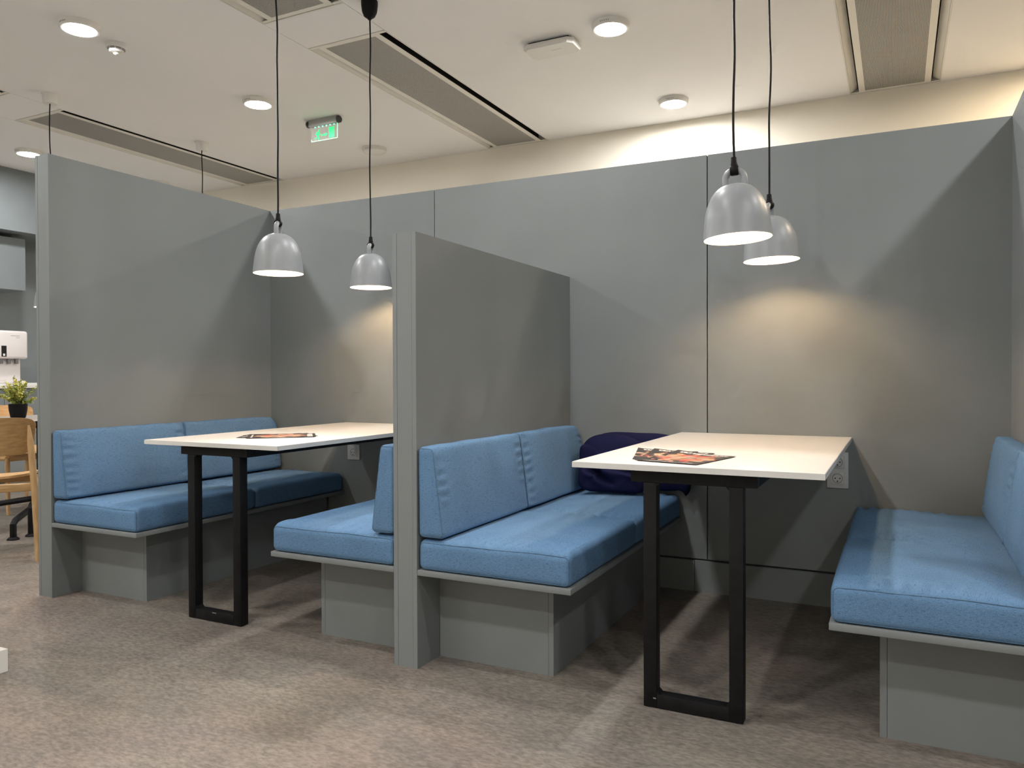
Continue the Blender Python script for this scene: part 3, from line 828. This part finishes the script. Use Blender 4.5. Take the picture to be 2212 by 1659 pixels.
# ------------------------------------------------------------------ small ceiling devices
e = empty('smoke_detector', (-2.752, -0.505, ZC)); tag(e, 'white smoke detector with dark slits beside the upper left ceiling light', 'smoke detector')
bm = bmesh.new(); lathe(bm, [(0.060, 0.0), (0.060, -0.006), (0.062, -0.007), (0.062, -0.022), (0.056, -0.029), (0.048, -0.030)], 36, cap1=True); obj('base', bm, 'plastic_white', e, smooth=True, angle=35)
bm = bmesh.new(); lathe(bm, [(0.047, -0.030), (0.047, -0.034), (0.043, -0.034), (0.043, -0.038), (0.042, -0.042), (0.036, -0.050), (0.022, -0.054), (0.0, -0.055)], 36); obj('chamber', bm, 'plastic_white', e, smooth=True, angle=35)
for ring, rz_ in ((0.0478, -0.0318), (0.0442, -0.0375)):
    for k in range(8):
        a0 = k * PI / 4 + 0.08
        pts = [(ring * math.cos(a0 + t * 0.625 / 5), ring * math.sin(a0 + t * 0.625 / 5), rz_) for t in range(6)]
        bm = bmesh.new(); tube(bm, pts, 0.0014, 5); obj('slit', bm, 'hole_black', e)
bm = bmesh.new(); lathe(bm, [(0.018, -0.053), (0.016, -0.062), (0.008, -0.066), (0.0, -0.067)], 20); obj('lens', bm, 'sensor_led', e, smooth=True)

e = empty('access_point', (-0.388, 0.685, ZC)); tag(e, 'flat white wireless access point on the ceiling with a dark gap', 'access point')
def octo(w, d, c): return [(-w + c, -d), (w - c, -d), (w, -d + c), (w, d - c), (w - c, d), (-w + c, d), (-w, d - c), (-w, -d + c)]
bm = bmesh.new(); lo = octo(0.155, 0.085, 0.03); hi = octo(0.165, 0.095, 0.032)
a = [bm.verts.new((x, y, -0.045)) for x, y in lo]; b = [bm.verts.new((x, y, -0.032)) for x, y in hi]; c = [bm.verts.new((x, y, -0.014)) for x, y in octo(0.160, 0.090, 0.03)]
bm.faces.new(a); bm.faces.new(list(reversed(c)))
for p, q in ((a, b), (b, c)):
    for i in range(8): bm.faces.new((p[i], p[(i + 1) % 8], q[(i + 1) % 8], q[i]))
obj('housing', bm, 'plastic_white', e)
bm = bmesh.new(); bx(bm, -0.13, 0.13, -0.07, 0.07, -0.0135, -0.0005); obj('mount_plate', bm, 'gap_dark', e)
bm = bmesh.new(); bx(bm, -0.035, 0.035, -0.004, 0.004, -0.0458, -0.0451); obj('emblem', bm, 'laminate_white', e, (0.03, -0.01, 0))

# exit sign: housing bar, clear acrylic with green pictogram
e = empty('exit_sign', (-2.532, 1.133, ZC)); tag(e, 'green running man exit sign hanging from the ceiling', 'exit sign')
bm = bmesh.new(); bx(bm, -0.140, 0.140, -0.019, 0.019, -0.054, -0.0005, 0.004); obj('housing', bm, 'alu_grey', e, smooth=True)
for s in (-1, 1):
    bm = bmesh.new(); lathe(bm, [(0.0, 0.0), (0.020, 0.0), (0.026, 0.006), (0.027, 0.024), (0.0, 0.024)], 18)
    bmesh.ops.transform(bm, matrix=Matrix.Translation(V((s * 0.141, 0, -0.028))) @ Matrix.Rotation(-s * PI / 2, 4, 'Y') @ Matrix.Translation(V((0, 0, -0.024))), verts=bm.verts)
    obj('end_cap', bm, 'cap_dark', e, smooth=True)
bm = bmesh.new(); bx(bm, -0.122, 0.136, -0.003, 0.003, -0.168, -0.054); pl = obj('plate', bm, 'acrylic', e)
bm = bmesh.new()
bx(bm, -0.122, 0.136, -0.0032, 0.0032, -0.1695, -0.1660); bx(bm, 0.1335, 0.1365, -0.0032, 0.0032, -0.166, -0.054); bx(bm, -0.1225, -0.1205, -0.0032, 0.0032, -0.166, -0.150)
obj('glowing_edge', bm, 'exit_edge', pl)
for k in range(6):
    bm = bmesh.new(); lathe(bm, [(0.0, 0.0), (0.006, 0.004), (0.006, 0.008), (0, 0.012)], 10)
    obj('led', bm, 'exit_led', pl, (-0.082 + 0.0375 * k, -0.004, -0.067))
bm = bmesh.new(); bx(bm, 0.052, 0.108, -0.0042, -0.0032, -0.160, -0.076); obj('door_sign', bm, 'exit_green', pl)
bm = bmesh.new(); prism(bm, [(-0.018, -0.123), (0.016, -0.123), (0.016, -0.113), (0.042, -0.127), (0.016, -0.143), (0.016, -0.135), (-0.018, -0.135)], -0.0042, -0.0032, axis='y'); obj('arrow', bm, 'exit_green', pl)
man = [
    [(-0.046, -0.086), (-0.038, -0.090), (-0.037, -0.099), (-0.044, -0.104), (-0.051, -0.101), (-0.053, -0.092)],
    [(-0.062, -0.102), (-0.044, -0.104), (-0.040, -0.118), (-0.050, -0.140), (-0.062, -0.138), (-0.064, -0.120)],
    [(-0.062, -0.104), (-0.074, -0.112), (-0.078, -0.128), (-0.071, -0.130), (-0.066, -0.117), (-0.058, -0.112)],
    [(-0.042, -0.112), (-0.036, -0.124), (-0.024, -0.124), (-0.024, -0.131), (-0.040, -0.131), (-0.048, -0.122)],
    [(-0.062, -0.136), (-0.050, -0.138), (-0.042, -0.148), (-0.042, -0.172), (-0.050, -0.172), (-0.053, -0.153)],
    [(-0.062, -0.134), (-0.052, -0.140), (-0.062, -0.156), (-0.084, -0.158), (-0.085, -0.150), (-0.068, -0.148)],
]
bm = bmesh.new()
for i, poly in enumerate(man):
    prism(bm, [(x, z + 0.006) for x, z in poly], -0.0042 - 0.0001 * i, -0.0032, axis='y')
obj('running_figure', bm, 'exit_green', pl)

# ------------------------------------------------------------------ kitchen at the left
kb = box_obj('bulkhead', 'paint_kitchen', XL + 0.001, -6.165, -0.8, 2.45, 2.44, ZC - 0.001); struct(kb, 'grey bulkhead over the kitchen cabinets', 'bulkhead')
def cabinet(name, label, x1, y0, y1, z0, z1, cat, depth_x0, splits, handle=None):
    e = empty(name, ((depth_x0 + x1) / 2, (y0 + y1) / 2, z0)); tag(e, label, cat)
    box_obj('carcass', 'paint_kitchen', depth_x0, x1 - 0.021, y0, y1, z0, z1, e)
    ys = [y0 + (y1 - y0) * i / splits for i in range(splits + 1)]
    for a, b in zip(ys, ys[1:]):
        box_obj('door', 'paint_kitchen', x1 - 0.020, x1, a + 0.002, b - 0.002, z0 + 0.002, z1 - 0.002, e)
    return e
cabinet('wall_cabinet', 'grey wall cabinet under the kitchen bulkhead', -6.32, -0.20, 1.128, 1.885, 2.40, 'cabinet', XL + 0.001, 3)
cabinet('base_cabinet', 'grey kitchen base cabinet below the white worktop', -6.17, -0.8, 2.44, 0.10, 0.915, 'cabinet', XL + 0.001, 6)
box_obj('trim_1', 'gap_dark', XL + 0.001, -6.24, -0.8, 2.44, 0.0, 0.099)
tag(bpy.data.objects['trim_1'], 'dark toe kick under the kitchen cabinets', 'trim', kind='structure')
wt = box_obj('worktop', 'counter_white', XL + 0.001, -6.14, -0.8, 2.45, 0.9155, 0.965, None, 0.002); tag(wt, 'white kitchen worktop under the water dispenser', 'worktop')

# water dispenser
e = empty('water_dispenser', (-6.36, 0.86, 0.9655)); tag(e, 'white water dispenser with grey taps on the kitchen worktop', 'water dispenser')
bm = bmesh.new(); bx(bm, -0.17, 0.11, -0.20, 0.165, 0.0, 0.235, 0.008); obj('body', bm, 'dispenser_white', e, smooth=True)
bm = bmesh.new(); bx(bm, -0.17, 0.185, -0.235, 0.198, 0.2355, 0.508, 0.024, 4); hd = obj('head', bm, 'dispenser_white', e, smooth=True)
bm = bmesh.new(); bx(bm, 0.1115, 0.20, -0.20, 0.165, 0.001, 0.022, 0.004); obj('drip_tray', bm, 'dispenser_white', e, smooth=True)
for k in range(4):
    bm = bmesh.new(); bx(bm, 0.125, 0.158, -0.014, 0.014, 0.187, 0.2352, 0.004); obj('tap', bm, 'dispenser_grey', e, (0, 0.105 - 0.072 * k, 0), smooth=True)
bm = bmesh.new(); bx(bm, 0.1852, 0.1868, -0.060, -0.012, 0.255, 0.360, 0.0005); dp = obj('display', bm, 'hole_black', hd)
bm = bmesh.new(); bx(bm, 0.1868, 0.1874, -0.046, -0.026, 0.262, 0.284); obj('indicator', bm, 'plastic_white', hd)
for a in ((0.03, 0.115, 0.455, 0.463), (0.078, 0.115, 0.438, 0.444)):
    bm = bmesh.new(); bx(bm, 0.1852, 0.1856, a[0], a[1], a[2], a[3]); obj('print', bm, 'print_grey', hd)
for a, mn in (((-0.095, -0.05, 0.135, 0.152), 'dispenser_grey'), ((-0.095, -0.05, 0.154, 0.162), 'print_red')):
    bm = bmesh.new(); bx(bm, 0.1101, 0.1106, *a); obj('sticker', bm, mn, e)

# kitchen table
e = empty('kitchen_table', (-3.89, 0.38, 0)); tag(e, 'dark kitchen table with black steel feet behind the tall left partition', 'table')
bm = bmesh.new(); bx(bm, -0.40, 0.40, -1.06, 1.06, 0.715, 0.740, 0.003); obj('tabletop', bm, 'table_grey', e)
bm = bmesh.new()
for a in ((-0.402, 0.402, -1.062, -1.060), (-0.402, 0.402, 1.060, 1.062), (-0.402, -0.400, -1.06, 1.06), (0.400, 0.402, -1.06, 1.06)): bx(bm, *a, 0.714, 0.7385)
obj('edge_band', bm, 'black_steel', e)
bm = bmesh.new(); bx(bm, -0.36, 0.36, -1.0, 1.0, 0.690, 0.7145); obj('under_frame', bm, 'black_steel', e)
for yy in (-0.62, 0.62):
    bm = bmesh.new(); bx(bm, -0.04, 0.04, yy - 0.04, yy + 0.04, 0.16, 0.69, 0.004); obj('column', bm, 'black_steel', e)
for (fx, fy), yy in (((0.405, -1.09), -0.62), ((0.395, -0.97), -0.62), ((-0.40, -1.09), -0.62), ((-0.40, -0.4), -0.62), ((0.38, 1.0), 0.62), ((-0.38, 1.0), 0.62), ((0.38, 0.4), 0.62), ((-0.38, 0.4), 0.62)):
    hgt = 0.115 if abs(fy + 1.09) < 0.01 else 0.20
    bm = bmesh.new(); tube(bm, [(0, yy, 0.18), (fx * 0.94, yy + (fy - yy) * 0.94, hgt), (fx, fy, hgt - 0.02), (fx, fy, 0.018)], 0.020, 8); arm = obj('foot_arm', bm, 'black_steel', e, smooth=True)
    bm = bmesh.new(); lathe(bm, [(0.0, 0.020), (0.018, 0.020), (0.034, 0.008), (0.036, 0.0), (0, 0)], 18); obj('foot_pad', bm, 'black_plastic', arm, (fx, fy, 0), smooth=True)

# wooden chairs
def chair(label, x, y, rz):
    e = empty('wooden_chair', (x, y, 0), rz); tag(e, label, 'chair', 'oak kitchen chairs')
    # seat: thin curved shell, facing +y
    def sheet(name, fn, nu, nv, th, nrm):
        bm = bmesh.new(); A, B = {}, {}
        for i in range(nu + 1):
            for j in range(nv + 1):
                p, n_ = fn(i / nu, j / nv)
                A[i, j] = bm.verts.new(p + n_ * th / 2); B[i, j] = bm.verts.new(p - n_ * th / 2)
        for i in range(nu):
            for j in range(nv):
                bm.faces.new((A[i, j], A[i + 1, j], A[i + 1, j + 1], A[i, j + 1])); bm.faces.new((B[i, j], B[i, j + 1], B[i + 1, j + 1], B[i + 1, j]))
        per = [(i, 0) for i in range(nu)] + [(nu, j) for j in range(nv)] + [(i, nv) for i in range(nu, 0, -1)] + [(0, j) for j in range(nv, 0, -1)]
        for a, b in zip(per, per[1:] + per[:1]): bm.faces.new((A[a], A[b], B[b], B[a]))
        return obj(name, bm, 'oak', e, smooth=True, angle=50)
    def disc_uv(a, b, k=3.6):
        # square to rounded square
        u, v = 2 * a - 1, 2 * b - 1
        m_ = max(abs(u), abs(v))
        if m_ < 1e-6: return 0, 0
        l4 = (abs(u) ** k + abs(v) ** k) ** (1 / k)
        return u * m_ / l4, v * m_ / l4
    def seat(a, b):
        u, v = disc_uv(a, b)
        w = 0.215 + 0.012 * v
        return V((u * w, v * 0.215 + 0.01, 0.452 + 0.014 * u * u - 0.010 * v + (0.02 * (v - 0.7) * -1 if v > 0.7 else 0))), V((0, 0, 1))
    sheet('seat', seat, 16, 16, 0.013, None)
    def bk(a, b):
        u, v = disc_uv(a, b, 7.0)
        w = 0.235 - 0.012 * (1 - v)
        yb = -0.232 + 0.055 * u * u - 0.022 * v
        return V((u * w, yb, 0.692 + 0.102 * v + 0.006 * (1 - u * u) * v)), V((0, 1, 0))
    sheet('backrest', bk, 18, 10, 0.012, None)
    for s in (-1, 1):
        bm = bmesh.new(); tube(bm, [(s * 0.245, -0.305, 0.0), (s * 0.228, -0.258, 0.40), (s * 0.208, -0.236, 0.66), (s * 0.200, -0.236, 0.755)], 0.0175, 10, taper=[0.72, 1.05, 0.95, 0.35]); obj('leg', bm, 'oak_leg', e, smooth=True)
        bm = bmesh.new(); tube(bm, [(s * 0.215, 0.225, 0.0), (s * 0.195, 0.185, 0.42)], 0.0175, 10, taper=[0.75, 1.05]); obj('leg', bm, 'oak_leg', e, smooth=True)
        bm = bmesh.new(); tube(bm, [(s * 0.224, -0.250, 0.415), (s * 0.197, 0.185, 0.415)], 0.019, 8); obj('side_rail', bm, 'oak_leg', e, smooth=True)
    bm = bmesh.new(); bx(bm, -0.222, 0.222, -0.262, -0.240, 0.388, 0.432, 0.004); obj('back_rail', bm, 'oak', e, smooth=True)
    bm = bmesh.new(); bx(bm, -0.190, 0.190, 0.172, 0.194, 0.392, 0.432, 0.004); obj('front_rail', bm, 'oak', e, smooth=True)
    return e
chair('oak chair seen from behind at the left picture edge', -3.16, -1.01, math.radians(52))
chair('oak chair on the far side of the kitchen table', -4.63, 0.02, math.radians(-90))

# potted plant
e = empty('potted_plant', (-3.935, -0.40, 0.7405)); tag(e, 'bushy yellow-green plant in a black pot on the kitchen table', 'plant')
bm = bmesh.new(); lathe(bm, [(0.0, 0.0), (0.040, 0.0), (0.046, 0.006), (0.056, 0.060), (0.058, 0.098), (0.054, 0.098), (0.052, 0.085), (0.0, 0.085)], 28); obj('pot', bm, 'black_plastic', e, smooth=True, angle=50)
rnd = random.Random(4); bmS = bmesh.new(); bmL = bmesh.new()
for i in range(64):
    a = rnd.uniform(0, 2 * PI); lean = rnd.uniform(0.01, 0.135); hh = rnd.uniform(0.04, 0.20) - lean * 0.35
    b0 = V((0.03 * math.cos(a) * rnd.random(), 0.03 * math.sin(a) * rnd.random(), 0.085)); tip = V((lean * math.cos(a), lean * math.sin(a), 0.09 + hh))
    mid = (b0 + tip) / 2 + V((0, 0, 0.02))
    tube(bmS, [b0, mid, tip], 0.0013, 4)
    for k in range(22):
        f = 0.25 + 0.78 * k / 21
        p = (b0 * (1 - f) ** 2 + mid * 2 * f * (1 - f) + tip * f * f)
        d = V((rnd.uniform(-1, 1), rnd.uniform(-1, 1), rnd.uniform(-0.3, 0.9))).normalized()
        sd_ = d.cross(V((rnd.uniform(-1, 1), rnd.uniform(-1, 1), 1))).normalized()
        L_ = rnd.uniform(0.012, 0.022); w_ = L_ * 0.40
        up_ = d.cross(sd_) * 0.002
        vs = [bmL.verts.new(p), bmL.verts.new(p + d * L_ * 0.5 + sd_ * w_), bmL.verts.new(p + d * L_), bmL.verts.new(p + d * L_ * 0.5 - sd_ * w_), bmL.verts.new(p + d * L_ * 0.5 + up_)]
        bmL.faces.new((vs[0], vs[1], vs[4])); bmL.faces.new((vs[1], vs[2], vs[4])); bmL.faces.new((vs[2], vs[3], vs[4])); bmL.faces.new((vs[3], vs[0], vs[4]))
obj('stems', bmS, 'stem', e)
o = obj('foliage', bmL, 'leaf', e); o['kind'] = 'stuff'

# white column with skirting at the left picture edge
e = empty('pillar', (-1.45, -2.23, 0)); tag(e, 'white pillar with skirting cut off by the left picture edge', 'pillar', kind='structure')
box_obj('shaft', 'paint_white', -1.60, -1.302, -2.38, -2.072, 0.0, ZC - 0.001, e)
bm = bmesh.new()
for a in ((-0.178, 0.178, 0.1585, 0.178), (-0.178, 0.178, -0.178, -0.1585), (-0.178, -0.1585, -0.1585, 0.1585), (0.1485, 0.178, -0.1585, 0.1585)): bx(bm, *a, 0.001, 0.079)
obj('skirting', bm, 'laminate_white', e)
